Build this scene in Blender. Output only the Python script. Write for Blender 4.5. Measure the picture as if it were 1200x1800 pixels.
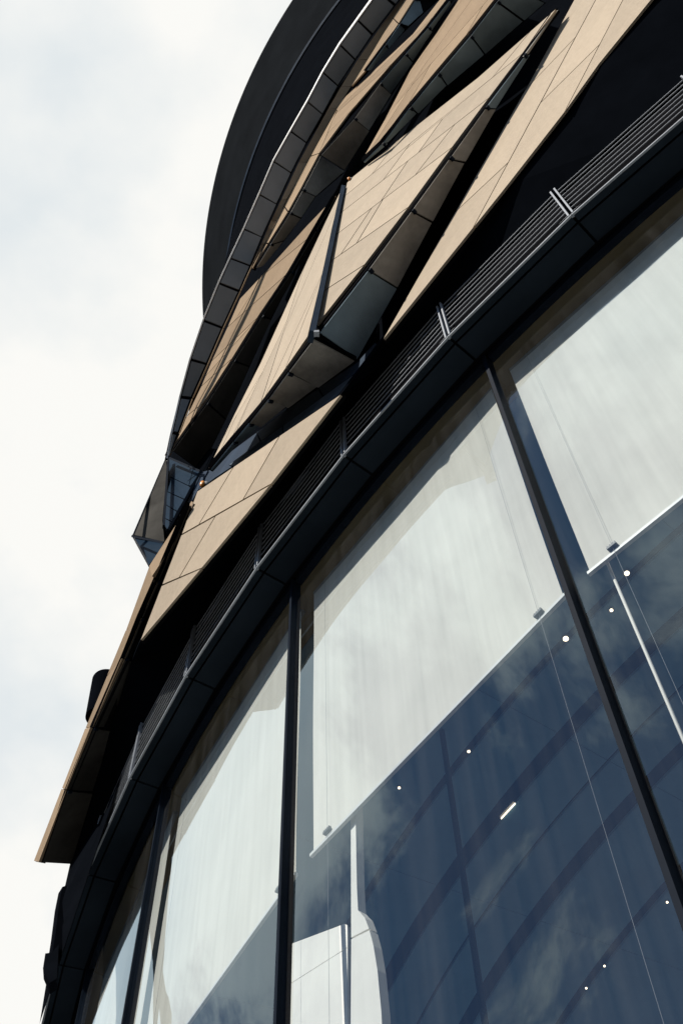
import bpy, bmesh, math, random
from mathutils import Vector, Matrix, noise
random.seed(7)
S = bpy.context.scene
for o in list(bpy.data.objects): bpy.data.objects.remove(o)
COL = S.collection
R = math.radians

# ------------------------------------------------------------------ camera
EYE = Vector((0, 0, 1.6))
FPX = 2131.9076                       # focal length in photo pixels (1200 x 1800)
VPX, VPY = 557.72, -194.21            # where upright lines meet
def _basis():
    u = Vector(((VPX-600)/FPX, (VPY-900)/FPX, 1)).normalized()
    z = Vector((0, 0, 1)); fw = (z-u*z.dot(u)).normalized()
    rt = fw.cross(u)
    if rt.x < 0: rt = -rt
    return Matrix((rt, fw, u))
M3 = _basis()
cam_data = bpy.data.cameras.new('camera'); cam = bpy.data.objects.new('camera', cam_data); COL.objects.link(cam)
cam_data.sensor_fit = 'VERTICAL'; cam_data.sensor_height = 36; cam_data.lens = FPX/1800*36
cam_data.clip_start = 0.05; cam_data.clip_end = 5000
cx, cy, cz = [M3.col[i] for i in range(3)]
mw = Matrix((cx, -cy, -cz)).transposed().to_4x4(); mw.translation = EYE
cam.matrix_world = mw
S.camera = cam
S.render.resolution_x = 682; S.render.resolution_y = 1024

# ------------------------------------------------------------------ sky and sun
SUN_EL, SUN_AZ = 44.0, -146.0          # azimuth in the xy plane, degrees
w = bpy.data.worlds.new('World'); S.world = w; w.use_nodes = True
nt = w.node_tree; nt.nodes.clear(); N = nt.nodes.new; L = nt.links.new
out = N('ShaderNodeOutputWorld'); bg = N('ShaderNodeBackground'); bg.inputs[1].default_value = 0.077
sky = N('ShaderNodeTexSky'); sky.sky_type = 'NISHITA'; sky.sun_disc = False; sky.air_density = 1.0; sky.dust_density = 0.1; sky.ozone_density = 1.6; sky.altitude = 1200
sky.sun_elevation = R(SUN_EL); sky.sun_rotation = R(90-SUN_AZ)
tc = N('ShaderNodeTexCoord')
sep = N('ShaderNodeSeparateXYZ'); L(tc.outputs['Generated'], sep.inputs[0])
zz = N('ShaderNodeMath'); zz.operation = 'MAXIMUM'; zz.inputs[1].default_value = 0.0; L(sep.outputs[2], zz.inputs[0])
za = N('ShaderNodeMath'); za.operation = 'ADD'; za.inputs[1].default_value = 0.25; L(zz.outputs[0], za.inputs[0])
dx = N('ShaderNodeMath'); dx.operation = 'DIVIDE'; L(sep.outputs[0], dx.inputs[0]); L(za.outputs[0], dx.inputs[1])
dy = N('ShaderNodeMath'); dy.operation = 'DIVIDE'; L(sep.outputs[1], dy.inputs[0]); L(za.outputs[0], dy.inputs[1])
cmb = N('ShaderNodeCombineXYZ'); L(dx.outputs[0], cmb.inputs[0]); L(dy.outputs[0], cmb.inputs[1]); cmb.inputs[2].default_value = 3.7
n1 = N('ShaderNodeTexNoise'); n1.inputs['Scale'].default_value = 3.8; n1.inputs['Detail'].default_value = 9; n1.inputs['Roughness'].default_value = 0.6
n1.inputs['Distortion'].default_value = 0.4
L(cmb.outputs[0], n1.inputs['Vector'])
# one broad bank of cloud fills the north half of the sky and thins out to broken cloud southwards
dt = N('ShaderNodeVectorMath'); dt.operation = 'DOT_PRODUCT'; L(tc.outputs['Generated'], dt.inputs[0]); dt.inputs[1].default_value = (0.7, 0.7, 0.9)
cov = N('ShaderNodeMath'); cov.operation = 'MULTIPLY_ADD'; L(dt.outputs['Value'], cov.inputs[0]); cov.inputs[1].default_value = 0.78
nc = N('ShaderNodeMath'); nc.operation = 'MULTIPLY_ADD'; L(n1.outputs['Fac'], nc.inputs[0]); nc.inputs[1].default_value = 1.9; nc.inputs[2].default_value = -0.45; L(nc.outputs[0], cov.inputs[2])
rmp = N('ShaderNodeValToRGB'); rmp.color_ramp.elements[0].position = 0.60; rmp.color_ramp.elements[1].position = 0.88
rmp.color_ramp.interpolation = 'EASE'
L(cov.outputs[0], rmp.inputs[0])
n2 = N('ShaderNodeTexNoise'); n2.inputs['Scale'].default_value = 4.2; n2.inputs['Detail'].default_value = 7; L(cmb.outputs[0], n2.inputs['Vector'])
cr = N('ShaderNodeValToRGB'); cr.color_ramp.elements[0].position = 0.40; cr.color_ramp.elements[0].color = (0.72, 0.765, 0.785, 1)
cr.color_ramp.elements[1].position = 0.56; cr.color_ramp.elements[1].color = (0.90, 0.895, 0.865, 1); L(n2.outputs['Fac'], cr.inputs[0])
cm = N('ShaderNodeMix'); cm.data_type = 'RGBA'; cm.blend_type = 'MULTIPLY'; cm.inputs[0].default_value = 1.0
L(cr.outputs[0], cm.inputs[6]); cm.inputs[7].default_value = (10.4, 10.4, 10.4, 1)
mx = N('ShaderNodeMix'); mx.data_type = 'RGBA'; L(rmp.outputs[0], mx.inputs[0]); L(sky.outputs[0], mx.inputs[6]); L(cm.outputs[2], mx.inputs[7])
L(mx.outputs[2], bg.inputs[0]); L(bg.outputs[0], out.inputs[0])
sd = bpy.data.lights.new('sun', 'SUN'); sd.energy = 4.9; sd.angle = R(0.5); sd.color = (1, 0.93, 0.83)
so = bpy.data.objects.new('sun', sd); COL.objects.link(so)
sv = Vector((math.cos(R(SUN_EL))*math.cos(R(SUN_AZ)), math.cos(R(SUN_EL))*math.sin(R(SUN_AZ)), math.sin(R(SUN_EL))))
so.rotation_euler = sv.to_track_quat('Z', 'Y').to_euler(); so.location = sv*80
S.view_settings.view_transform = 'Standard'; S.view_settings.look = 'None'
S.view_settings.exposure = 0.42; S.view_settings.gamma = 1.0; S.view_settings.use_curve_mapping = False
S.render.engine = 'CYCLES'
S.cycles.max_bounces = 8; S.cycles.transparent_max_bounces = 12

# ------------------------------------------------------------------ materials
def mat(name, col, rough=0.6, metal=0.0, var=0.0, scale=8.0, bump=0.0, spec=0.5, streak=0.0, rnd=0.0, emit=None):
    m = bpy.data.materials.new(name); m.use_nodes = True
    t = m.node_tree; n = t.nodes; l = t.links.new
    b = n['Principled BSDF']; b.inputs['Roughness'].default_value = rough; b.inputs['Metallic'].default_value = metal
    b.inputs['Specular IOR Level'].default_value = spec
    if spec <= 0.2: b.inputs['IOR'].default_value = 1.0+spec*1.2
    b.inputs['Base Color'].default_value = (*col, 1)
    if emit:
        b.inputs['Emission Color'].default_value = (*emit[0], 1); b.inputs['Emission Strength'].default_value = emit[1]
    src = None
    tcn = n.new('ShaderNodeTexCoord')
    if var or rnd or streak:
        hs = n.new('ShaderNodeHueSaturation'); hs.inputs['Color'].default_value = (*col, 1); val = None
        def add(v):
            nonlocal val
            if val is None: val = v
            else:
                a = n.new('ShaderNodeMath'); a.operation = 'ADD'; l(val, a.inputs[0]); l(v, a.inputs[1]); val = a.outputs[0]
        if var:
            no = n.new('ShaderNodeTexNoise'); no.inputs['Scale'].default_value = scale; no.inputs['Detail'].default_value = 6
            no.inputs['Roughness'].default_value = 0.65
            l(tcn.outputs['Object'], no.inputs['Vector'])
            mr = n.new('ShaderNodeMapRange'); mr.inputs[1].default_value = .3; mr.inputs[2].default_value = .7
            mr.inputs[3].default_value = -var; mr.inputs[4].default_value = var; l(no.outputs['Fac'], mr.inputs[0]); add(mr.outputs[0])
            no3 = n.new('ShaderNodeTexNoise'); no3.inputs['Scale'].default_value = 0.9; no3.inputs['Detail'].default_value = 4
            l(tcn.outputs['Object'], no3.inputs['Vector'])
            mr3 = n.new('ShaderNodeMapRange'); mr3.inputs[1].default_value = .3; mr3.inputs[2].default_value = .7
            mr3.inputs[3].default_value = -var; mr3.inputs[4].default_value = var; l(no3.outputs['Fac'], mr3.inputs[0]); add(mr3.outputs[0])
        if streak:
            mp = n.new('ShaderNodeMapping'); mp.inputs['Scale'].default_value = (9, 9, 0.35); l(tcn.outputs['Object'], mp.inputs[0])
            ns = n.new('ShaderNodeTexNoise'); ns.inputs['Scale'].default_value = 1.5; ns.inputs['Detail'].default_value = 5; l(mp.outputs[0], ns.inputs['Vector'])
            m2 = n.new('ShaderNodeMapRange'); m2.inputs[1].default_value = .35; m2.inputs[2].default_value = .75
            m2.inputs[3].default_value = streak*.4; m2.inputs[4].default_value = -streak; l(ns.outputs['Fac'], m2.inputs[0]); add(m2.outputs[0])
        if rnd:
            oi = n.new('ShaderNodeObjectInfo')
            m4 = n.new('ShaderNodeMapRange'); m4.inputs[3].default_value = -rnd; m4.inputs[4].default_value = rnd; l(oi.outputs['Random'], m4.inputs[0]); add(m4.outputs[0])
        a = n.new('ShaderNodeMath'); a.operation = 'ADD'; a.inputs[1].default_value = 1; l(val, a.inputs[0])
        l(a.outputs[0], hs.inputs['Value']); l(hs.outputs[0], b.inputs['Base Color'])
    if bump:
        nb = n.new('ShaderNodeTexNoise'); nb.inputs['Scale'].default_value = scale*6; nb.inputs['Detail'].default_value = 4; l(tcn.outputs['Object'], nb.inputs['Vector'])
        bn = n.new('ShaderNodeBump'); bn.inputs['Strength'].default_value = bump; bn.inputs['Distance'].default_value = 0.01
        l(nb.outputs['Fac'], bn.inputs['Height']); l(bn.outputs[0], b.inputs['Normal'])
    return m
M = dict(
    stone=mat('stone', (0.36, 0.292, 0.213), 0.85, var=0.07, scale=16, bump=0.35, rnd=0.11, streak=0.04, spec=0.25),
    stone_shade_tint=mat('shade_tinted_stone', (0.285, 0.212, 0.145), 0.85, var=0.07, scale=16, bump=0.35, rnd=0.12, streak=0.04, spec=0.1),  # same stone, with grazing light and haze put into a darker colour
    joint=mat('joint_backing', (0.006, 0.006, 0.007), 0.95, spec=0.03),
    soffit=mat('weathered_soffit_metal', (0.24, 0.23, 0.21), 0.65, spec=0.12, var=0.22, scale=2.2, rnd=0.12, streak=0.15),
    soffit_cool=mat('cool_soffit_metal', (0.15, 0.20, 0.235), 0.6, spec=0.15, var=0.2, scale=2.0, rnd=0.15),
    parapet=mat('parapet_soffit_metal', (0.18, 0.195, 0.21), 0.65, spec=0.12, var=0.06, scale=3, rnd=0.08),
    black=mat('black_cladding', (0.003, 0.0038, 0.0055), 0.9, var=0.15, scale=3, spec=0.04),
    lowsoffit=mat('dark_soffit_panel', (0.015, 0.021, 0.029), 0.7, var=0.12, scale=2, rnd=0.12, spec=0.06),
    navy=mat('navy_metal', (0.03, 0.045, 0.07), 0.6, spec=0.12, var=0.15, scale=3),
    flash=mat('blue_grey_flashing', (0.075, 0.10, 0.135), 0.6, spec=0.12, var=0.2, scale=4),
    coping=mat('pale_coping_metal', (0.78, 0.78, 0.76), 0.5, var=0.04),
    louvre=mat('louvre_aluminium', (0.30, 0.325, 0.36), 0.5, spec=0.2, var=0.1),
    frame=mat('dark_mullion_aluminium', (0.008, 0.012, 0.02), 0.5, spec=0.12, var=0.1, scale=4),
    roof=mat('roof_soffit_metal', (0.011, 0.0125, 0.0145), 0.85, spec=0.04, var=0.12, scale=0.4),
    fabric=mat('white_blind_fabric', (0.77, 0.745, 0.68), 0.9, var=0.035, scale=2, streak=0.09, spec=0.1, bump=0.15),
    rail=mat('blind_rail', (0.72, 0.73, 0.72), 0.4, var=0.03),
    wire=mat('steel_wire', (0.3, 0.31, 0.33), 0.5, spec=0.2),
    clip=mat('dark_plastic_clip', (0.06, 0.07, 0.08), 0.5),
    pelmet=mat('ochre_ceiling_trim', (0.20, 0.15, 0.085), 0.7, spec=0.1, var=0.1, scale=3),
    ceiling=mat('interior_ceiling', (0.15, 0.29, 0.39), 0.7, var=0.08, scale=2, spec=0.1),
    groove=mat('ceiling_slot', (0.008, 0.009, 0.012), 0.9, spec=0.1),
    white=mat('white_painted_board', (0.88, 0.86, 0.80), 0.6, var=0.03, scale=3, streak=0.04),
    floor=mat('interior_floor', (0.07, 0.07, 0.07), 0.5, var=0.1),
    amber=mat('amber_lens', (0.75, 0.27, 0.03), 0.35, var=0.05),
    grey=mat('grey_casting', (0.16, 0.17, 0.18), 0.5, var=0.1),
    lamp=mat('lit_lamp', (0.9, 0.85, 0.75), 0.5, emit=((1, 0.80, 0.56), 3.2)),
    asphalt=mat('asphalt', (0.05, 0.05, 0.052), 0.9, var=0.2, scale=30, bump=0.3),
    paving=mat('pavement_slabs', (0.12, 0.115, 0.11), 0.85, var=0.12, scale=6, bump=0.2),
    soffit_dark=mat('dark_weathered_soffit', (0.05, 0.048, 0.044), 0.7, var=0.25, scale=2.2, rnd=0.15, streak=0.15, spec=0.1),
    far=mat('light_blocker_cladding', (0.22, 0.24, 0.27), 0.6, var=0.1, scale=1),
    farglass=mat('dark_bay_glazing', (0.018, 0.032, 0.052), 0.3, spec=0.06, var=0.05, scale=1),
)
def glass_mat(name, tint, ior=1.55, dust=0.05, coat=0.04, wave=0.02):
    m = bpy.data.materials.new(name); m.use_nodes = True; t = m.node_tree; n = t.nodes; l = t.links.new; n.clear()
    o = n.new('ShaderNodeOutputMaterial'); tr = n.new('ShaderNodeBsdfTransparent'); tr.inputs[0].default_value = (*tint, 1)
    gl = n.new('ShaderNodeBsdfGlossy'); gl.inputs['Roughness'].default_value = 0.0; gl.inputs[0].default_value = (0.72, 0.89, 1, 1)
    lw = n.new('ShaderNodeLayerWeight'); lw.inputs[0].default_value = 0.5
    pw = n.new('ShaderNodeMath'); pw.operation = 'POWER'; pw.inputs[1].default_value = 5.0; l(lw.outputs['Facing'], pw.inputs[0])
    ad = n.new('ShaderNodeMath'); ad.operation = 'MULTIPLY_ADD'; ad.inputs[1].default_value = 1-coat; ad.inputs[2].default_value = coat; ad.use_clamp = True; l(pw.outputs[0], ad.inputs[0])
    m1 = n.new('ShaderNodeMixShader'); l(ad.outputs[0], m1.inputs[0]); l(tr.outputs[0], m1.inputs[1]); l(gl.outputs[0], m1.inputs[2])
    df = n.new('ShaderNodeBsdfDiffuse'); df.inputs[0].default_value = (0.75, 0.76, 0.76, 1)
    tcn = n.new('ShaderNodeTexCoord'); mp = n.new('ShaderNodeMapping'); mp.inputs['Scale'].default_value = (7, 7, 0.3); l(tcn.outputs['Object'], mp.inputs[0])
    ns = n.new('ShaderNodeTexNoise'); ns.inputs['Scale'].default_value = 1.2; ns.inputs['Detail'].default_value = 6; l(mp.outputs[0], ns.inputs['Vector'])
    mr = n.new('ShaderNodeMapRange'); mr.inputs[1].default_value = .35; mr.inputs[2].default_value = .75; mr.inputs[3].default_value = dust*.1; mr.inputs[4].default_value = dust
    l(ns.outputs['Fac'], mr.inputs[0])
    m2 = n.new('ShaderNodeMixShader'); l(mr.outputs[0], m2.inputs[0]); l(m1.outputs[0], m2.inputs[1]); l(df.outputs[0], m2.inputs[2])
    l(m2.outputs[0], o.inputs[0])
    if wave:
        nw = n.new('ShaderNodeTexNoise'); nw.inputs['Scale'].default_value = 0.8; nw.inputs['Detail'].default_value = 1.5; l(tcn.outputs['Object'], nw.inputs['Vector'])
        bn = n.new('ShaderNodeBump'); bn.inputs['Strength'].default_value = 1.0; bn.inputs['Distance'].default_value = wave
        l(nw.outputs['Fac'], bn.inputs['Height']); l(bn.outputs[0], gl.inputs['Normal'])
    return m
M['glass'] = glass_mat('window_glass', (0.79, 0.825, 0.84), dust=0.020, coat=0.125, wave=0.004)
M['bayglass'] = glass_mat('bay_glass', (0.25, 0.32, 0.4), dust=0.03, coat=0.05, wave=0.01)

# ------------------------------------------------------------------ mesh helpers
def link(name, me, m, parent=None, label=None):
    o = bpy.data.objects.new(name, me); COL.objects.link(o)
    if m: me.materials.append(M[m])
    if parent is not None: o.parent = parent
    if label: o['label'] = label
    return o
def thing(name, label, cat, loc=(0, 0, 0), group=None):
    o = bpy.data.objects.new(name, None); COL.objects.link(o); o.location = loc
    o.empty_display_size = 0.2
    o['label'] = label; o['category'] = cat
    if group: o['group'] = group
    return o
def mesh(vs, fs, smooth=False):
    me = bpy.data.meshes.new('m'); me.from_pydata([tuple(v) for v in vs], [], fs); me.validate()
    if smooth:
        for p in me.polygons: p.use_smooth = True
    me.update(); return me
def rel(vs, parent):
    # vertices given in world space -> parent's space (parents are unrotated)
    p = parent
    off = Vector((0, 0, 0))
    while p is not None: off += p.location; p = p.parent
    return [Vector(v)-off for v in vs]
def put(name, vs, fs, m, parent=None, label=None, smooth=False):
    """part whose origin sits at its own centre"""
    vs = [Vector(v) for v in vs]; c = sum(vs, Vector())/len(vs)
    o = link(name, mesh([v-c for v in vs], fs, smooth), m, parent, label)
    o.location = rel([c], parent)[0] if parent is not None else c
    return o
def slab(name, poly, nrm, th, m, parent=None, label=None):
    """planar polygon given thickness th away from nrm"""
    n = len(poly); back = [p-nrm*th for p in poly]
    fs = [tuple(range(n)), tuple(range(2*n-1, n-1, -1))]+[(i, i+n, (i+1) % n+n, (i+1) % n) for i in range(n)]
    return put(name, list(poly)+back, fs, m, parent, label)

# ------------------------------------------------------------------ the building's plan: everything is set out from one centre
CX, CY = 16.26904774, 17.72740598
def ang(k): return R(-133.08623-3.930566*(k-1))      # k numbers the facade modules
def angm(k): return ang(k)+R(0.2)                      # mullion centres
def P(r, a, z): return Vector((CX+r*math.cos(a), CY+r*math.sin(a), z+1.6))    # z above eye level
def ray(px, py): return M3 @ Vector(((px-600)/FPX, (py-900)/FPX, 1))
def on_cyl(p, r):
    """survey point: sight line p meets the upright cylinder of radius r about the centre"""
    d = ray(*p); A = d.x*d.x+d.y*d.y; B = -(d.x*CX+d.y*CY); C = CX*CX+CY*CY-r*r
    D = B*B-A*C
    if D < 0: D = 0; print('MISS', p, r)
    return EYE+d*((-B-math.sqrt(D))/A)
def on_z(p, z):
    d = ray(*p); return EYE+d*(z/d.z)
class Plane:
    def __init__(s, *anch):
        a, b, c = [on_cyl(q[:2], q[2]) if len(q) == 3 else q[0] for q in anch]
        s.o = a; s.n = (b-a).cross(c-a).normalized()
        if s.n.dot(EYE-a) < 0: s.n = -s.n
    def hit(s, p, off=0.0):
        d = ray(*p); o = s.o+s.n*off; return EYE+d*((o-EYE).dot(s.n)/d.dot(s.n))
def inside(p, poly):
    c = False; n = len(poly)
    for i in range(n):
        (x1, y1), (x2, y2) = poly[i], poly[(i+1) % n]
        if (y1 > p[1]) != (y2 > p[1]) and p[0] < (x2-x1)*(p[1]-y1)/(y2-y1)+x1: c = not c
    return c
def split(poly, a, b):
    nx, ny = b[1]-a[1], a[0]-b[0]
    f = lambda p: (p[0]-a[0])*nx+(p[1]-a[1])*ny
    A, B = [], []
    for i in range(len(poly)):
        p, q = poly[i], poly[(i+1) % len(poly)]; fp, fq = f(p), f(q)
        if fp >= 0: A.append(p)
        if fp <= 0: B.append(p)
        if fp*fq < 0:
            t = fp/(fp-fq); x = (p[0]+t*(q[0]-p[0]), p[1]+t*(q[1]-p[1])); A.append(x); B.append(x)
    return A, B
def area(p): return abs(sum(p[i][0]*p[(i+1) % len(p)][1]-p[(i+1) % len(p)][0]*p[i][1] for i in range(len(p))))/2
def inset(pts, nrm, g):
    """move every edge of a 3-D planar polygon inwards by g"""
    n = len(pts); c = sum(pts, Vector())/n
    ax = (pts[1]-pts[0]).normalized(); ay = nrm.cross(ax)
    P2 = [((p-c).dot(ax), (p-c).dot(ay)) for p in pts]
    P2 = [p for i, p in enumerate(P2) if math.hypot(p[0]-P2[i-1][0], p[1]-P2[i-1][1]) > 1e-3]
    n = len(P2)
    if n < 3: return None
    sg = 1 if sum(P2[i][0]*P2[(i+1) % n][1]-P2[(i+1) % n][0]*P2[i][1] for i in range(n)) > 0 else -1
    res = []
    for i in range(n):
        a, b, d = P2[i-1], P2[i], P2[(i+1) % n]
        e1 = Vector((b[0]-a[0], b[1]-a[1])).normalized(); e2 = Vector((d[0]-b[0], d[1]-b[1])).normalized()
        n1 = Vector((-e1.y, e1.x))*sg; n2 = Vector((-e2.y, e2.x))*sg
        m = n1+n2; k = 1+n1.dot(n2)
        m = m/max(k, 0.35)*g
        if m.length > 6*g: m = m.normalized()*6*g
        res.append(Vector((b[0]+m.x, b[1]+m.y)))
    return [c+ax*p.x+ay*p.y for p in res]
def level(px, ref, rise=0.06, rmin=20.86):
    """inner edge of a soffit: sight lines px meet the level of the outer edge, kept off the core wall"""
    res = []
    for p, q in zip(px, ref):
        z = q.z-1.6+rise; v = on_z(p, z)
        if math.hypot(v.x-CX, v.y-CY) < rmin: v = on_cyl(p, rmin)
        res.append(v)
    return res
def facet(outline, plane, joints, bld, label, m='stone', pname='stone_facet', sub='stone_panel', gap=0.012, th=0.025):
    pieces = [list(outline)]
    for a, b in joints:
        mid = ((a[0]+b[0])/2, (a[1]+b[1])/2)
        for i, pc in enumerate(pieces):
            if inside(mid, pc):
                A, B = split(pc, a, b)
                if len(A) > 2 and len(B) > 2 and area(A) > 25 and area(B) > 25: pieces[i:i+1] = [A, B]
                break
    full = [plane.hit(p, -th*0.6) for p in outline]
    body = slab(pname, full, plane.n, 0.06, 'joint', bld, label)
    for pc in pieces:
        q = inset([plane.hit(p) for p in pc], plane.n, gap)
        if q: slab(sub, q, plane.n, th, m, body)
    return body
def strip(outer, inner, bld, label, m='soffit', pname='soffit', sub='soffit_panel', gap=0.012, th=0.03, brk=True):
    """row of panels between two matching chains of 3-D points (underside of a fold)"""
    vs = []; fs = []
    n = len(outer)
    for i in range(n): vs += [outer[i], inner[i]]
    nr = []
    for i in range(n-1):
        a, b, c, d = outer[i], outer[i+1], inner[i+1], inner[i]
        k = (c-a).cross(d-b).normalized()
        if k.dot(EYE-a) < 0: k = -k
        nr.append(k)
    back = []
    for i in range(n):
        k = (nr[max(i-1, 0)]+nr[min(i, n-2)]).normalized()
        back += [(k, outer[i]), (k, inner[i])]
    bv = [p-k*0.02 for k, p in back]+[p-k*0.07 for k, p in back]; N2 = 2*n
    for i in range(n-1):
        j = 2*i
        fs += [(j, j+2, j+3, j+1), (N2+j, N2+j+1, N2+j+3, N2+j+2), (j, N2+j, N2+j+2, j+2), (j+1, j+3, N2+j+3, N2+j+1)]
    body = put(pname, bv, fs, 'joint', bld, label)
    for i in range(n-1):
        q = [outer[i], outer[i+1], inner[i+1], inner[i]]
        q = inset(q, nr[i], gap)
        if q: slab(sub, q, nr[i], th*0.5, m if isinstance(m, str) else m[i], body)
        if brk and i:
            e = (outer[i+1]-outer[i]).normalized(); w_ = (inner[i]-outer[i])
            c = outer[i]+w_.normalized()*0.035+nr[i]*0.012
            putbox('bracket', c, e, nr[i].cross(e), nr[i], 0.035, 0.05, 0.025, 'frame', body)
    return body
def box(c, ux, uy, uz, sx, sy, sz):
    """8 corners of an oriented box"""
    vs = [c+ux*(sx*i/2)+uy*(sy*j/2)+uz*(sz*k/2) for k in (-1, 1) for j in (-1, 1) for i in (-1, 1)]
    return vs, [(0, 2, 3, 1), (4, 5, 7, 6), (0, 1, 5, 4), (2, 6, 7, 3), (0, 4, 6, 2), (1, 3, 7, 5)]
def putbox(name, c, ux, uy, uz, sx, sy, sz, m, parent=None, label=None):
    vs, fs = box(c, ux, uy, uz, sx, sy, sz); return put(name, vs, fs, m, parent, label)
Z = Vector((0, 0, 1))
def beam(name, a, b, wd, dp, outn, m, parent, label=None):
    ax = (b-a); l = ax.length; ax.normalize(); s = ax.cross(outn).normalized(); o = s.cross(ax).normalized()
    return putbox(name, (a+b)/2, ax, s, o, l, wd, dp, m, parent, label)
def arc_prof(name, prof, a0, a1, n, m, parent, label=None, smooth=False, closed=True):
    """sweep a closed (r, z) profile round the centre"""
    vs = []; k = len(prof); fs = []
    for i in range(n+1):
        a = a0+(a1-a0)*i/n
        vs += [P(r, a, z) for r, z in prof]
    for i in range(n):
        for j in range(k if closed else k-1):
            q = (j+1) % k; fs.append((i*k+j, i*k+q, (i+1)*k+q, (i+1)*k+j))
    if closed: fs += [tuple(range(k-1, -1, -1)), tuple(n*k+j for j in range(k))]
    return put(name, vs, fs, m, parent, label, smooth)

# ------------------------------------------------------------------ ground
g = put('ground', [Vector((-1500, -1500, 0)), Vector((1500, -1500, 0)), Vector((1500, 1500, 0)), Vector((-1500, 1500, 0))], [(0, 1, 2, 3)], 'asphalt'); g['kind'] = 'structure'
pv = arc_prof('pavement', [(20.6, -1.6), (25.6, -1.6), (25.6, -1.47), (20.6, -1.47)], R(-200), R(-80), 60, 'paving', None); pv['kind'] = 'structure'

# ------------------------------------------------------------------ unseen blocks added behind the viewpoint to cut ambient light
def add_light_blocker(label, c, az, wd, dp, h, floors, bays):
    root = thing('light_blocker', label, 'building', (c[0], c[1], 0), 'unseen blocks added to cut ambient light')
    u = Vector((math.cos(R(az)), math.sin(R(az)), 0)); v = Vector((-u.y, u.x, 0)); o = Vector((c[0], c[1], 0))
    putbox('wall', o+Z*h/2, u, v, Z, wd, dp, h, 'far', root)
    for f in range(floors):
        for b in range(bays):
            p = o+u*((b+.5)/bays-.5)*wd+v*(dp/2)+Z*(h*(f+.55)/floors)
            putbox('window', p, u, v, Z, wd/bays*.6, 0.12, h/floors*.55, 'farglass', root)
add_light_blocker('broad grey block added across the street to cut ambient light', (-8, -34), 0, 60, 14, 19, 6, 14)
add_light_blocker('grey block added to the west to cut ambient light', (-42, 4), -90, 50, 14, 17, 5, 12)
add_light_blocker('low grey block added beyond the street corner to cut ambient light', (44, -26), 30, 40, 14, 16, 5, 9)
# ------------------------------------------------------------------ building
BL = thing('curved_building', 'curved building with folded beige stone bands above dark louvres and tall glazing', 'building', (CX, CY, 0))
A0, A1 = R(-208), R(-88)
arc_prof('core_wall', [(20.8, 10.95), (20.8, 30), (20.95, 30), (20.95, 52), (20.3, 52), (20.3, 10.95)], A0, A1, 96, 'black', BL)
arc_prof('plinth', [(20.6, -1.6), (20.6, 0.9), (20.2, 0.9), (20.2, -1.6)], A0, A1, 72, 'joint', BL)
arc_prof('floor_slab', [(20.4, 0.6), (20.4, 0.85), (11, 0.85), (11, 0.6)], A0, A1, 60, 'floor', BL)
arc_prof('inner_wall', [(11.3, 0.85), (11.3, 10.4), (11, 10.4), (11, 0.85)], A0, A1, 60, 'ceiling', BL)
# roof tier: wide dark eave far above
arc_prof('roof_eave', [(21.02, 48.6), (22.23, 53.35), (22.2, 54.6), (20.5, 54.6), (20.5, 48.6)], A0, A1, 120, 'roof', BL, 'broad dark curved roof eave')
arc_prof('eave_trim', [(21.0, 48.52), (21.05, 48.6), (21.05, 48.7), (21.0, 48.7)], A0, A1, 120, 'navy', BL)

# --- louvre band
KL = range(-5, 12)
for k in KL:
    a, b = ang(k), ang(k+1)
    am = (a+b)/2; o = Vector((math.cos(am), math.sin(am), 0)); p0, p1 = P(20.91, a, 10), P(20.91, b, 10)
    t = (p1-p0).normalized(); ln = (p1-p0).length
    fr = putbox('louvre_frame', (p0+p1)/2+Z*0.012-o*0.02, t, o, Z, ln-0.004, 0.03, 0.018, 'louvre', BL)
    putbox('backing', (p0+p1)/2+Z*0.47-o*0.11, t, o, Z, ln, 0.02, 0.93, 'joint', fr)
    for i in range(1, 9):
        putbox('slat', (p0+p1)/2+Z*(0.015+0.107*i)-o*0.03, t, o, Z, ln-0.07, 0.010, 0.007, 'louvre', fr)
    for e, sgn in ((p0, 1), (p1, -1)):
        putbox('post', e+t*sgn*0.022+Z*0.47-o*0.014, t, o, Z, 0.016, 0.03, 0.89, 'louvre', fr)
# --- soffit below louvres
for k in KL:
    a, b = ang(k), ang(k+1)
    for r0, r1, nm in ((20.885, 20.825, 'soffit_trim'), (20.805, 20.58, 'soffit_panel')):
        g0 = 0.012/r0
        poly = [P(r0, a-g0, 10.0), P(r0, b+g0, 10.0), P(r1, b+g0, 10.0), P(r1, a-g0, 10.0)]
        slab(nm, poly, -Z, 0.03, 'lowsoffit', BL)
arc_prof('soffit_backing', [(20.89, 10.035), (20.89, 10.1), (20.4, 10.1), (20.4, 10.035)], A0, A1, 96, 'joint', BL)
# --- glazing
for k in (-4, -2, 0, 2, 4, 6, 8, 10):
    a = angm(k); o = Vector((math.cos(a), math.sin(a), 0)); t = Vector((-o.y, o.x, 0))
    c = P(20.495, a, 5.5)
    mu = putbox('mullion', c, t, o, Z, 0.032, 0.075, 9.0, 'frame', BL)
    putbox('cover_cap', P(20.545, a, 5.5), t, o, Z, 0.034, 0.022, 9.0, 'frame', mu)
for k in (-4, -2, 0, 2, 4, 6, 8):
    a, b = angm(k)-0.03/20.5, angm(k+2)+0.03/20.5
    arc_prof('glass_pane', [(20.5, 0.95), (20.5, 9.995)], a, b, 24, 'glass', BL, smooth=True, closed=False)
    arc_prof('head_frame', [(20.53, 9.94), (20.53, 10.03), (20.46, 10.03), (20.46, 9.94)], a, b, 12, 'frame', BL)
    arc_prof('sill_frame', [(20.53, 0.9), (20.53, 0.98), (20.46, 0.98), (20.46, 0.9)], a, b, 12, 'frame', BL)

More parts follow.
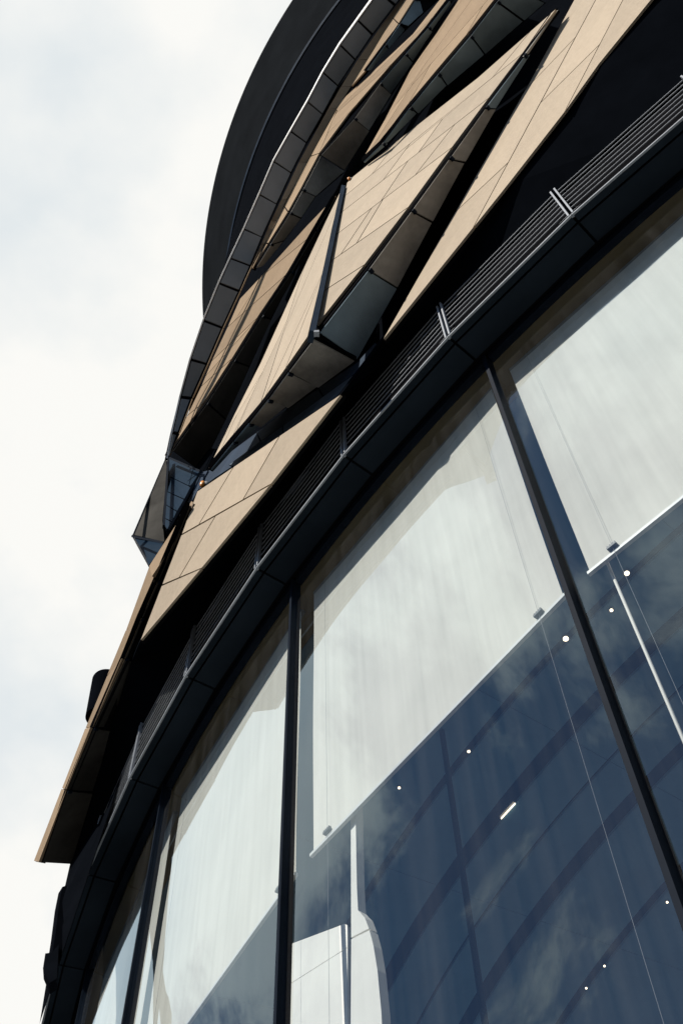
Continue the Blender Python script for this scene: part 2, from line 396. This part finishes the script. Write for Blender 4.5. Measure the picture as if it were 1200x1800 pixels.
# --- black fascia above the louvres, out to the foot of the stone
foot = [(70, 1800), (88, 1690), (105, 1600), (123, 1521), (161, 1394), (194, 1283), (232, 1162), (246, 1128), (353, 1002), (475, 853), (600, 692), (672, 598), (891, 326), (993, 193), (1143, 0), (1262, -150), (1420,-340)]
pl_A = Plane((600, 692, 21.2), (246, 1128, 21.38), (347, 863, 21.42))
pl_B = Plane((672, 598, 21.13), (993, 193, 21.15), (1008, 0, 21.12))
vo = [on_cyl(p, 21.1) for p in foot[:3]]+level(foot[3:7], [P(21, 0, 11.2)]*4, 0, 21.0)+[pl_A.hit(p, -.02) for p in foot[7:11]]+[pl_B.hit(p, -.02) for p in foot[11:]]; vi = []
for q in vo:
    a = math.atan2(q.y-CY, q.x-CX); vi.append(P(20.86, a, 10.93))
vs = []; fs = []
for a, b in zip(vo, vi): vs += [a, b, a+Z*.08, b+Z*.1]
for i in range(len(vo)-1):
    j = 4*i; fs += [(j, j+4, j+5, j+1), (j+2, j+3, j+7, j+6), (j, j+2, j+6, j+4), (j+1, j+5, j+7, j+3)]
put('fascia', vs, fs, 'black', BL, 'black underside between louvres and lowest stone')

# --- stone folds
facet([(347, 863), (492, 765), (600, 692), (475, 853), (353, 1001), (246, 1128), (319, 940)], pl_A,
      [((475, 852), (319, 940)), ((353, 1000), (284, 1029)), ((492, 765), (426, 880)), ((411, 820), (352, 918)), ((380, 905), (317, 1012))], BL, 'lowest beige stone facet of four large panels')
Lc = [(337, 880), (262, 995), (221, 1108), (188, 1188), (150, 1280), (109, 1386), (60, 1514)]
Rc = [(338, 884), (277, 1020), (248, 1085), (218, 1157), (161, 1278), (115, 1388), (70, 1516)]
ZR = (11.9, 11.62, 11.42, 11.24, 11.12, 11.05, 11.05)
Ro = [on_z(p, z) for p, z in zip(Rc, ZR)]
Lo = [on_z(p, z+0.32) for p, z in zip(Lc, ZR)]
strip(Lo, Ro, BL, 'narrow beige stone edge seen side on', m='stone_shade_tint', pname='stone_edge', sub='stone_panel', gap=0.006, th=0.08, brk=False)
Ro2 = [on_z(p, z-0.01) for p, z in zip([(337, 886), (280, 1020), (251, 1085), (221, 1157), (164, 1280), (118, 1390), (74, 1517)], ZR)]
Ii = level([(335, 900), (274, 1060), (250, 1125), (236, 1162), (198, 1283), (165, 1394), (127, 1521)], Ro2, 0.12, 21.0)
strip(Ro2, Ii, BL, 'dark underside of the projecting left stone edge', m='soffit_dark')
def outP(pl, pts, off=-0.015): return [pl.hit(p, off) for p in pts]
facet([(672, 598), (826, 326), (926, 152), (1008, 0), (1062, -100), (1230, -105), (1143, 0), (1053, 111), (993, 195), (891, 326)], pl_B,
      [((1046, 0), (826, 410)), ((1094, 0), (991, 198)), ((1010, 66), (928, 152)), ((1053, 78), (956, 174)), ((889, 289), (810, 363))], BL, 'widening beige stone facet above the louvres')
pl_C1 = Plane((555, 573, 21.6), (609, 322, 21.3), (978, 14, 21.28))
C1low = [(555, 573), (639, 467), (716, 366), (782, 275), (848, 186), (915, 97), (978, 14)]
facet([(609, 322), (622, 309), (705, 242), (840, 136), (978, 14), (915, 97), (848, 186), (782, 275), (716, 366), (639, 467), (555, 573), (580, 460)], pl_C1,
      [((605, 345), (915, 96)), ((599, 374), (856, 174)), ((590, 413), (782, 268)), ((580, 460), (716, 365)), ((568, 512), (639, 466)),
       ((700, 247), (670, 285)), ((700, 280), (672, 318)), ((836, 160), (812, 180)), ((705, 300), (675, 345)), ((790, 230), (765, 262)), ((660, 355), (640, 385)), ((880, 118), (862, 140)), ((748,250),(728,278)), ((655,380),(640,405))], BL, 'largest beige stone facet with long slanting joints')
pl_C2 = Plane((541, 591, 21.6), (598, 337, 21.3), (366, 825, 21.35))
facet([(598, 337), (584, 399), (567, 481), (541, 591), (502, 647), (466, 697), (410, 770), (366, 825), (411, 731), (458, 638), (534, 471), (573, 388)], pl_C2,
      [((566, 482), (466, 697)), ((534, 471), (505, 562)), ((530, 575), (502, 647)), ((505, 562), (440, 700)), ((440, 700), (411, 769)), ((560, 440), (545, 475)), ((470, 640), (440, 690)), ((430, 700), (400, 765))], BL, 'pointed beige stone facet left of the dark fin')
# dark fin on the ridge between the two facets
fa = (on_cyl((602, 333), 21.34)); fb = on_cyl((547, 592), 21.66)
fin = beam('ridge_fin', fa, fb, 0.055, 0.12, (EYE-fa).normalized(), 'navy', BL, 'dark blue fin on the ridge of the fold')
putbox('clip', fb+Vector((0.05, -0.03, 0.0)), Vector((1, 0, 0)), Vector((0, 1, 0)), Z, 0.05, 0.05, 0.05, 'louvre', fin)
pl_E = Plane((592, 342, 21.3), (301, 789, 21.52), (422, 525, 21.4))
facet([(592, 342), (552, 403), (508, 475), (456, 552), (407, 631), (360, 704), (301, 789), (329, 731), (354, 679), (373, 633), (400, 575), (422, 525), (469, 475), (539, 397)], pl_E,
      [((407, 631), (354, 679)), ((360, 706), (329, 731)), ((455, 556), (374, 633)), ((508, 478), (400, 575)), ((541, 419), (469, 478)), ((440, 520), (418, 555)), ((430, 585), (412, 605))], BL, 'narrow beige stone facet beside the parapet', m='stone_shade_tint')
pl_F = Plane((561, 269, 21.6), (599, 177, 21.42), (786, 0, 21.5))
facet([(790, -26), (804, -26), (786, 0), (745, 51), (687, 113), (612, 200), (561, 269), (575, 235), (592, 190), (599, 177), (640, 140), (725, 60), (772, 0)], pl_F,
      [((745, 45), (600, 185)), ((687, 113), (590, 200)), ((612, 198), (575, 235)), ((700, 85), (640, 150))], BL, 'thin beige stone facet high under the parapet', m='stone_shade_tint')
pl_G = Plane((635, 283, 21.35), (765, 125, 21.5), (820, -10, 21.45))
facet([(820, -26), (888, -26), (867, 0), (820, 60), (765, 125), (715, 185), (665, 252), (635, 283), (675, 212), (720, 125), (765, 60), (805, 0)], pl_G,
      [((845, -24), (750, 108)), ((750, 108), (675, 225)), ((852, 5), (757, 112)), ((757, 112), (716, 185)), ((841, 22), (820, 60)), ((790, 30), (765, 66)), ((716, 160), (690, 190))], BL, 'beige stone facet between two dark soffits at the top', m='stone_shade_tint')
pl_H1 = Plane((617, 152, 21.5), (690, 50, 21.55), (711, 0, 21.5))
facet([(711, 0), (724, -22), (738, -22), (726, 0), (700, 41), (675, 78), (640, 126), (617, 152), (657, 87), (690, 32)], pl_H1, [((700, 41), (690, 32)), ((730, -5), (660, 92))], BL, 'beige stone sliver at the top by the parapet', m='stone_shade_tint')
pl_H2 = Plane((592, 192, 21.48), (552, 284, 21.52), (443, 472, 21.5))
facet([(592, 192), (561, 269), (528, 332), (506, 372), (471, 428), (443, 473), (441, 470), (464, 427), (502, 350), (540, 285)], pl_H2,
      [((561, 269), (545, 275)), ((506, 372), (497, 360)), ((580, 215), (470, 421)), ((471,428),(462,427))], BL, 'long beige stone sliver beside the parapet', m='stone_shade_tint')

# --- undersides of the folds
D1o = outP(pl_C1, [(560, 585), (646, 474), (722, 370), (788, 279), (852, 190), (919, 100), (974, 22)])
D1i = level([(628, 634), (700, 507), (760, 392), (820, 285), (872, 192), (932, 95), (978, 18)], D1o, 0.1)
strip(D1o, D1i, BL, 'large soffit panels under the main fold', m=['soffit_cool', 'soffit', 'soffit', 'soffit', 'soffit_cool', 'soffit'])
D2o = outP(pl_C2, [(550, 596), (506, 654), (471, 702), (437, 745), (410, 778), (370, 827)])
D2i = level([(625, 637), (560, 682), (507, 717), (460, 748), (425, 774), (376, 829)], D2o, 0.1)
strip(D2o, D2i, BL, 'grey tapering soffit under the pointed fold', m=['soffit', 'soffit', 'soffit', 'soffit_cool', 'soffit_cool'])
Eo = outP(pl_E, [(303, 793), (364, 708), (411, 634), (460, 555), (512, 478), (556, 405), (591, 347)])
Ei = level([(352, 829), (398, 738), (440, 645), (478, 562), (519, 482), (560, 407), (592, 348)], Eo)
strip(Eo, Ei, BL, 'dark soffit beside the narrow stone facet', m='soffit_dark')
Fo = outP(pl_F, [(563, 273), (622, 208), (667, 146), (712, 94), (752, 48), (790, 0), (812, -30)])
Fi = level([(606, 301), (650, 230), (687, 167), (726, 110), (760, 55), (793, 4), (814, -26)], Fo)
strip(Fo, Fi, BL, 'dark soffit under the thin top facet', m=['soffit', 'soffit', 'soffit_cool', 'soffit_cool', 'soffit_cool', 'soffit_cool'])
Go = outP(pl_G, [(638, 286), (670, 255), (720, 188), (770, 128), (826, 62), (872, 2), (893, -26)])
Gi = level([(642, 290), (682, 250), (735, 200), (786, 152), (852, 97), (921, 38), (960, 5)], Go)
strip(Go, Gi, BL, 'bluish soffit under the top facet', m='soffit_cool')
H2o = outP(pl_H2, [(563, 273), (531, 334), (509, 374), (474, 431), (448, 473)])
H2i = level([(606, 302), (556, 345), (530, 384), (500, 424), (463, 468)], H2o)
strip(H2o, H2i, BL, 'dark soffit beside the long stone sliver')
H1o = outP(pl_H1, [(741, -22), (728, 0), (702, 41), (677, 78), (643, 125)])
H1i = level([(800, -36), (765, 0), (715, 52), (682, 86), (652, 125)], H1o)
strip(H1o, H1i, BL, 'dark soffit beside the top stone sliver', m='soffit_cool')

# --- navy wall band below the pointed fold
pl_N = Plane((600, 692, 21.04), (377, 841, 21.06), (626, 637, 21.02))
facet([(660, 600), (650, 625), (602, 692), (492, 765), (377, 841), (347, 863), (366, 828), (389, 806), (507, 718), (560, 682), (628, 636)], pl_N,
      [((560, 682), (575, 712)), ((450, 757), (462, 785))], BL, 'navy metal wall band below the pointed fold', m='navy', pname='metal_band', sub='metal_panel')
pl_N2 = Plane((600, 692, 21.09), (411, 819, 21.11), (624, 656, 21.07))
facet([(624, 656), (601, 691), (497, 761), (411, 819), (402, 817), (497, 748), (590, 680)], pl_N2, [((497, 761), (497, 748))], BL, 'blue grey flashing along the top of the lowest stone', m='flash', pname='flashing', sub='flashing_piece')

# --- parapet ribbon
PO = [(684, -60), (628, 35), (597, 78), (567, 127), (540, 178), (510, 230), (480, 283), (455, 341), (428, 402), (404, 453), (384, 497), (357, 563), (334, 631), (316, 698), (302, 760), (294, 805)]
PI = [(745, -60), (655, 62), (625, 106), (595, 152), (568, 202), (540, 252), (513, 305), (488, 360), (462, 418), (442, 467), (422, 512), (392, 577), (365, 640), (338, 700), (315, 762), (298, 805)]
PO[0:1] = [(702, -70), (665, -16)]; PI[0:1] = [(738, -44), (695, 10)]
n = len(PO)
ro = [21.66-0.10*i/(n-1) for i in range(n)]
par_i = [on_cyl(p, 21.56) for p in PI]
par_o = []
for p, q, r in zip(PO, par_i, ro):
    v = on_z(p, q.z-1.6-0.04); rr = math.hypot(v.x-CX, v.y-CY)
    par_o.append(v if 21.56 < rr < 22.4 else on_cyl(p, 21.6))
    pass
strip(par_o, par_i, BL, 'row of dark square parapet soffit panels', m='parapet', pname='parapet_soffit', sub='parapet_panel', gap=0.028, brk=False)
vs = []; fs = []
wid = [9, 8.5, 8, 8, 7.5, 7.5, 7, 6.5, 6, 5, 3.5, 2.2, 1.2, 0.7, 0.6, 0.6, 0.6]
for i, (p, r) in enumerate(zip(PO, ro)):
    a = par_o[i]; aa = math.atan2(a.y-CY, a.x-CX); o = Vector((math.cos(aa), math.sin(aa), 0))
    a = a+o*0.01
    # height that gives the coping its width on site
    h = max(0.02, 0.42-0.047*i)
    vs += [a-Z*0.01, a+Z*h, a+Z*h-o*0.02, a-Z*0.01-o*0.02]
for i in range(n-1):
    j = 4*i
    for q in range(4): fs.append((j+q, j+(q+1) % 4, j+4+(q+1) % 4, j+4+q))
put('parapet_coping', vs, fs, 'coping', BL, 'pale thin metal coping')
T_i = [(752, -70), (711, 0), (690, 34), (647, 105), (617, 152), (592, 190), (540, 285), (504, 351), (487, 388), (465, 429), (446, 466), (425, 511), (395, 577), (368, 640), (341, 700), (317, 762), (299, 803)]
T_o = [on_cyl(p, 21.54) for p in [(738, -50), (703, 0), (676, 36), (628, 105), (599, 152), (577, 190), (525, 285), (494, 351), (476, 388), (459, 429), (443, 466), (422.5, 511), (392.5, 577), (365.5, 640), (338.5, 700), (315.5, 762), (298, 803)]]
T_in = level(T_i, T_o, 0.03)
strip(T_o, T_in, BL, 'narrow shaded stone band inside the parapet', m='stone_shade_tint', pname='stone_band', sub='stone_panel', gap=0.004, brk=False)

# --- glazed bay projecting on the left
bay = thing('projecting_bay', 'angular glazed bay jutting out from the left edge of the curved facade', 'bay window', tuple(on_cyl((290, 900), 21.45)))
pl_T = Plane((293, 807, 21.48), (236, 942, 21.62), (290, 953, 21.3))
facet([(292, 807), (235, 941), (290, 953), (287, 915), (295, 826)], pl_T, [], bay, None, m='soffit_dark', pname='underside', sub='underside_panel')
pl_G1 = Plane((298, 806, 21.4), (352, 828, 21.1), (293, 928, 21.35))
facet([(298, 806), (352, 829), (337, 853), (325, 877), (312, 898), (295, 932), (289, 925)], pl_G1,
      [((298, 838), (337, 856)), ((295, 865), (325, 878)), ((292, 888), (312, 899)), ((341, 822), (332, 853)), ((291, 912), (303, 917))], bay, None, m='farglass', pname='side_glazing', sub='pane', gap=0.01)
pl_G2 = Plane((236, 945, 21.6), (288, 953, 21.3), (262, 992, 21.45))
facet([(236, 946), (289, 955), (275, 980), (262, 993)], pl_G2, [], bay, None, m='farglass', pname='lower_glazing', sub='pane', gap=0.012)
for a, b, wd, dp in (((296, 805), (288, 926), .03, .05), ((234, 943), (263, 994), .022, .05), ((292, 806), (234, 942), .02, .04), ((234, 943), (290, 954), .025, .04), ((298, 805), (353, 829), .03, .04), ((353, 829), (295, 933), .03, .04)):
    qa, qb = on_cyl(a, 21.66 if a[0] < 240 else (21.45 if a[0] < 310 else 21.15)), on_cyl(b, 21.66 if b[0] < 240 else (21.42 if b[0] < 310 else 21.15))
    beam('frame', qa, qb, wd, dp, (EYE-qa).normalized(), 'frame', bay)
pl_RW = Plane((300, 800, 21.28), (352, 829, 21.08), (288, 950, 21.22))
facet([(294, 800), (304, 778), (385, 790), (372, 838), (338, 884), (272, 984), (286, 944), (300, 880)], pl_RW, [], BL, None, m='black', pname='return_wall', sub='wall_panel')
# navy reveal between bay and stone
pl_NV = Plane((355, 832, 21.1), (337, 880, 21.12), (290, 953, 21.2))
facet([(352, 829), (366, 826), (347, 864), (337, 882), (264, 990), (289, 955), (296, 932)], pl_NV, [], BL, 'navy reveal beside the projecting bay', m='navy', pname='reveal', sub='reveal_panel')

pl_RO = Plane((97, 1673, 21.12), (80, 1675, 21.2), (88, 1728, 21.14))
slab('rain_outlet', [pl_RO.hit(p) for p in [(80, 1676), (92, 1674), (104, 1660), (100, 1720), (87, 1728), (76, 1702)]], pl_RO.n, 0.1, 'black', BL)
pl_RO2 = Plane((112, 1560, 21.1), (107, 1562, 21.13), (95, 1670, 21.13))
slab('edge_flashing', [pl_RO2.hit(p) for p in [(118, 1556), (110, 1559), (104, 1590), (98, 1640), (93, 1674), (108, 1674)]], pl_RO2.n, 0.08, 'black', BL)
# --- drum at far left
dr = on_cyl((172, 1188), 21.42)
def drum():
    q = on_cyl((189, 1198), 21.40); c0 = EYE+(q-EYE)*1.12; rad = 0.19
    vs = []; fs = []; n = 32
    for h in (0.0, -0.75):
        for i in range(n):
            t = 2*math.pi*i/n; vs.append(c0+Vector((math.cos(t)*rad*(1+h*.3), math.sin(t)*rad*(1+h*.3), h)))
    for i in range(n): fs.append((i, (i+1) % n, n+(i+1) % n, n+i))
    fs += [tuple(range(n)), tuple(range(2*n-1, n-1, -1))]
    return vs, fs

# ------------------------------------------------------------------ interior seen through the glazing
arc_prof('ceiling_trim', [(20.44, 10.0), (20.44, 10.03), (20.06, 10.03), (20.06, 10.0)], A0, A1, 96, 'pelmet', BL)
edges = [20.05, 17.99, 17.90, 17.30, 17.12, 16.64, 16.60, 16.16, 15.98, 15.07, 14.95, 13.4, 13.3, 11.3]
for i in range(0, len(edges), 2):
    r0, r1 = edges[i], edges[i+1]
    for k in range(-4, 12, 2):
        a, b = ang(k)-0.004/r0, ang(k+2)+0.004/r0
        arc_prof('ceiling_panel', [(r0, 10.0), (r0, 10.04), (r1, 10.04), (r1, 10.0)], a, b, 8, 'ceiling', BL)
arc_prof('ceiling_void', [(20.4, 10.16), (20.4, 10.3), (11, 10.3), (11, 10.16)], A0, A1, 60, 'groove', BL)

qa = on_z((776, 1284), 10.0); qb = Vector((qa.x, qa.y, 1.0))
beam('interior_post', qa, qb, 0.04, 0.04, Vector((-.7, -.7, 0)), 'frame', BL)
# --- roller blinds
def blind(k, label):
    a, b = ang(k)-R(0.16), ang(k+2)+R(0.46)
    p0, p1 = P(20.36, a, 0), P(20.36, b, 0); t = (p1-p0).normalized(); o = Vector((t.y, -t.x, 0))
    if o.dot(EYE-p0) < 0: o = -o
    root = thing('roller_blind', label, 'blind', tuple((p0+p1)/2+Z*6.3), 'white roller blinds behind the glazing')
    zt, zb = 9.78, 6.34
    n, mrow = 24, 12; vs = []; fs = []
    for s in (0, 1):
        for j in range(mrow+1):
            for i in range(n+1):
                u = i/n; v = j/mrow
                q = p0.lerp(p1, u)+Z*(zb+(zt-zb)*v)
                d = 0.006*math.sin(u*9+k)*(1-v)+0.004*math.sin(v*7+u*5)
                vs.append(q+o*(d-0.002*s))
    W = n+1; off = W*(mrow+1)
    for j in range(mrow):
        for i in range(n):
            c = j*W+i; fs.append((c, c+1, c+W+1, c+W)); fs.append((off+c, off+c+W, off+c+W+1, off+c+1))
    put('fabric', vs, fs, 'fabric', root, smooth=True)
    c = (p0+p1)/2; ln = (p1-p0).length
    putbox('bottom_rail', c+Z*(6.34-0.014), t, o, Z, ln+0.03, 0.026, 0.028, 'rail', root)
    n = 12; vs = []; fs = []
    for e in (p0, p1):
        for i in range(n):
            w_ = 2*math.pi*i/n; vs.append(e+Z*(9.80+0.03*math.sin(w_))+o*(0.03*math.cos(w_)-.02))
    for i in range(n): fs.append((i, (i+1) % n, n+(i+1) % n, n+i))
    fs += [tuple(range(n)), tuple(range(2*n-1, n-1, -1))]
    put('roller_tube', vs, fs, 'grey', root, smooth=False)
    for e, sg in ((p0, 1), (p1, -1)):
        wpos = e+t*sg*0.20+o*0.022
        putbox('guide_wire', wpos+Z*5.4, t, o, Z, 0.0016, 0.0016, 8.8, 'wire', root)
        cl = putbox('wire_clip', wpos+Z*6.365, t, o, Z, 0.07, 0.03, 0.018, 'clip', root)
        for i in range(4): putbox('clip_tooth', wpos+t*(-.027+.018*i)+Z*6.383, t, o, Z, 0.009, 0.022, 0.016, 'clip', cl)
blind(0, 'white roller blind at the far right, its lower left corner beside the right mullion')
blind(2, 'widest white roller blind in the middle bay between the two long mullions')
blind(4, 'white roller blind in the left bay, slanting bottom rail meets the left long mullion')
blind(6, 'narrow white roller blind strip in the leftmost bay at the bottom edge')
# --- slender white columns, flared foot
def lathe(name, c, prof, m, parent, n=24, label=None):
    vs = []; fs = []; k = len(prof)
    for r, z in prof:
        for i in range(n):
            t = 2*math.pi*i/n; vs.append(c+Vector((r*math.cos(t), r*math.sin(t), z)))
    for j in range(k-1):
        for i in range(n): fs.append((j*n+i, j*n+(i+1) % n, (j+1)*n+(i+1) % n, (j+1)*n+i))
    fs += [tuple(range(n-1, -1, -1)), tuple((k-1)*n+i for i in range(n))]
    return put(name, vs, fs, m, parent, label, True)
q = on_cyl((621, 1500), 20.27)
pl_K = Plane((500, 1600, 20.31), (700, 1450, 20.31), (640, 1800, 20.31))
wc = thing('white_column', 'white column with a curved flare, below the rail of the middle blind', 'column', (q.x, q.y, 2.45), 'slender white columns inside the glazing')
for pts, nm in (([(616, 1390), (624, 1390), (627, 1560), (629, 1600), (641, 1613), (648, 1632), (617, 1648)], 'shaft'),
                ([(617, 1651), (649, 1635), (656, 1662), (663, 1705), (670, 1780), (675, 1900), (690, 2500), (612, 2500)], 'flare')):
    slab(nm, [pl_K.hit(p) for p in pts], pl_K.n, 0.06, 'white', wc)
q = on_cyl((1140, 1160), 20.27); q.z = 0
wc = thing('white_column', 'thin straight white pole beside the wire in the right bay', 'column', (q.x, q.y, 2.45), 'slender white columns inside the glazing')
lathe('shaft', q, [(0.010, 2.45), (0.010, 11.55)], 'white', wc, 16)
lathe('foot_plate', q, [(0.06, 2.45), (0.06, 2.47)], 'white', wc, 16)
pl_W = Plane((492, 1672, 20.25), (612, 1626, 20.05), (612, 1800, 20.05))
wp = thing('white_partition', 'off-white panelled partition behind the glass beside the flared column', 'partition', tuple(pl_W.hit((550, 1800))))
facet([(494, 1668), (500, 1663), (606, 1623), (611, 1626), (613, 2300), (488, 2300), (491, 1676)], pl_W, [((490, 1742), (613, 1664))], wp, None, m='white', pname='board_backing', sub='board', gap=0.003)
# --- downlights
def downlight(p, label, s=1.0):
    q = on_z(p, 10.0)
    root = thing('ceiling_light', label, 'downlight', tuple(q), 'lit downlights in the interior ceiling')
    lathe('trim_ring', q, [(0.042*s, -0.012), (0.042*s, 0.0), (0.036*s, 0.0), (0.036*s, -0.012)], 'grey', root, 20)
    lathe('lens', q, [(0.026*s, -0.022), (0.024*s, -0.012)], 'lamp', root, 16)
for p, lb in (((993, 1121), 'bright downlight just below the middle blind beside the right mullion'),
              ((1073, 1071), 'downlight between the right mullion and the thin white column'),
              ((1100, 1006), 'bright downlight right under the clip of the right blind'),
              ((823, 1319), 'downlight below the middle blind, halfway along its bottom rail'),
              ((701, 1383), 'small downlight near the upper end of the white flared column'),
              ((1171, 1584), 'downlight at the far right, close to the foot of the right mullion'),
              ((1061, 1696), 'upper of the two close downlights at the bottom right'),
              ((1029, 1735), 'lower of the two close downlights at the bottom right')):
    downlight(p, lb, {993: 1.1, 1100: 1.0, 1073: 0.65, 823: 0.6, 701: 0.55}.get(p[0], 0.5))
for a_, b_, lb in (((880, 1439), (917, 1399), 'short linear light glowing in the ceiling groove below the middle blind'),):
    qa, qb = on_z(a_, 9.99), on_z(((a_[0]+2*b_[0])/3, (a_[1]+2*b_[1])/3), 9.99)
    root = thing('linear_light', lb, 'light', tuple((qa+qb)/2))
    beam('diffuser', qa, qb, 0.005, 0.02, Vector((0, 0, -1)), 'lamp', root)
    beam('housing', qa+Z*.03, qb+Z*.03, 0.05, 0.03, Vector((0, 0, -1)), 'grey', root)
# --- amber caps on the facade
def amber(p, r, label, s=1.0):
    q = on_cyl(p, r)
    root = thing('amber_lamp', label, 'lamp', tuple(q), 'small amber lamps fixed at the tips of the folds')
    lathe('lens', q, [(0.012*s, -0.07*s), (0.03*s, -0.05*s), (0.036*s, 0.0), (0.03*s, 0.05*s), (0.012*s, 0.07*s)], 'amber', root, 16)
    lathe('housing', q+Vector((0.05*s, 0.03*s, 0.02)), [(0.03*s, -0.05*s), (0.045*s, -0.03*s), (0.045*s, 0.04*s), (0.03*s, 0.06*s)], 'grey', root, 16)
amber((356, 851), 21.2, 'amber lamp above the top corner of the lowest stone facet', 0.9)
amber((281, 963), 21.25, 'amber lamp beside the lower glazing of the projecting bay', 0.7)
amber((613, 314), 21.32, 'amber lamp at the upper tip of the largest stone facet', 0.6)
# --- dark drum beyond the left stone edge
vs, fs = drum()
dm = put('vent_drum', vs, fs, 'black', BL, 'dark round drum behind the left stone edge')
print('objects', len(bpy.data.objects))
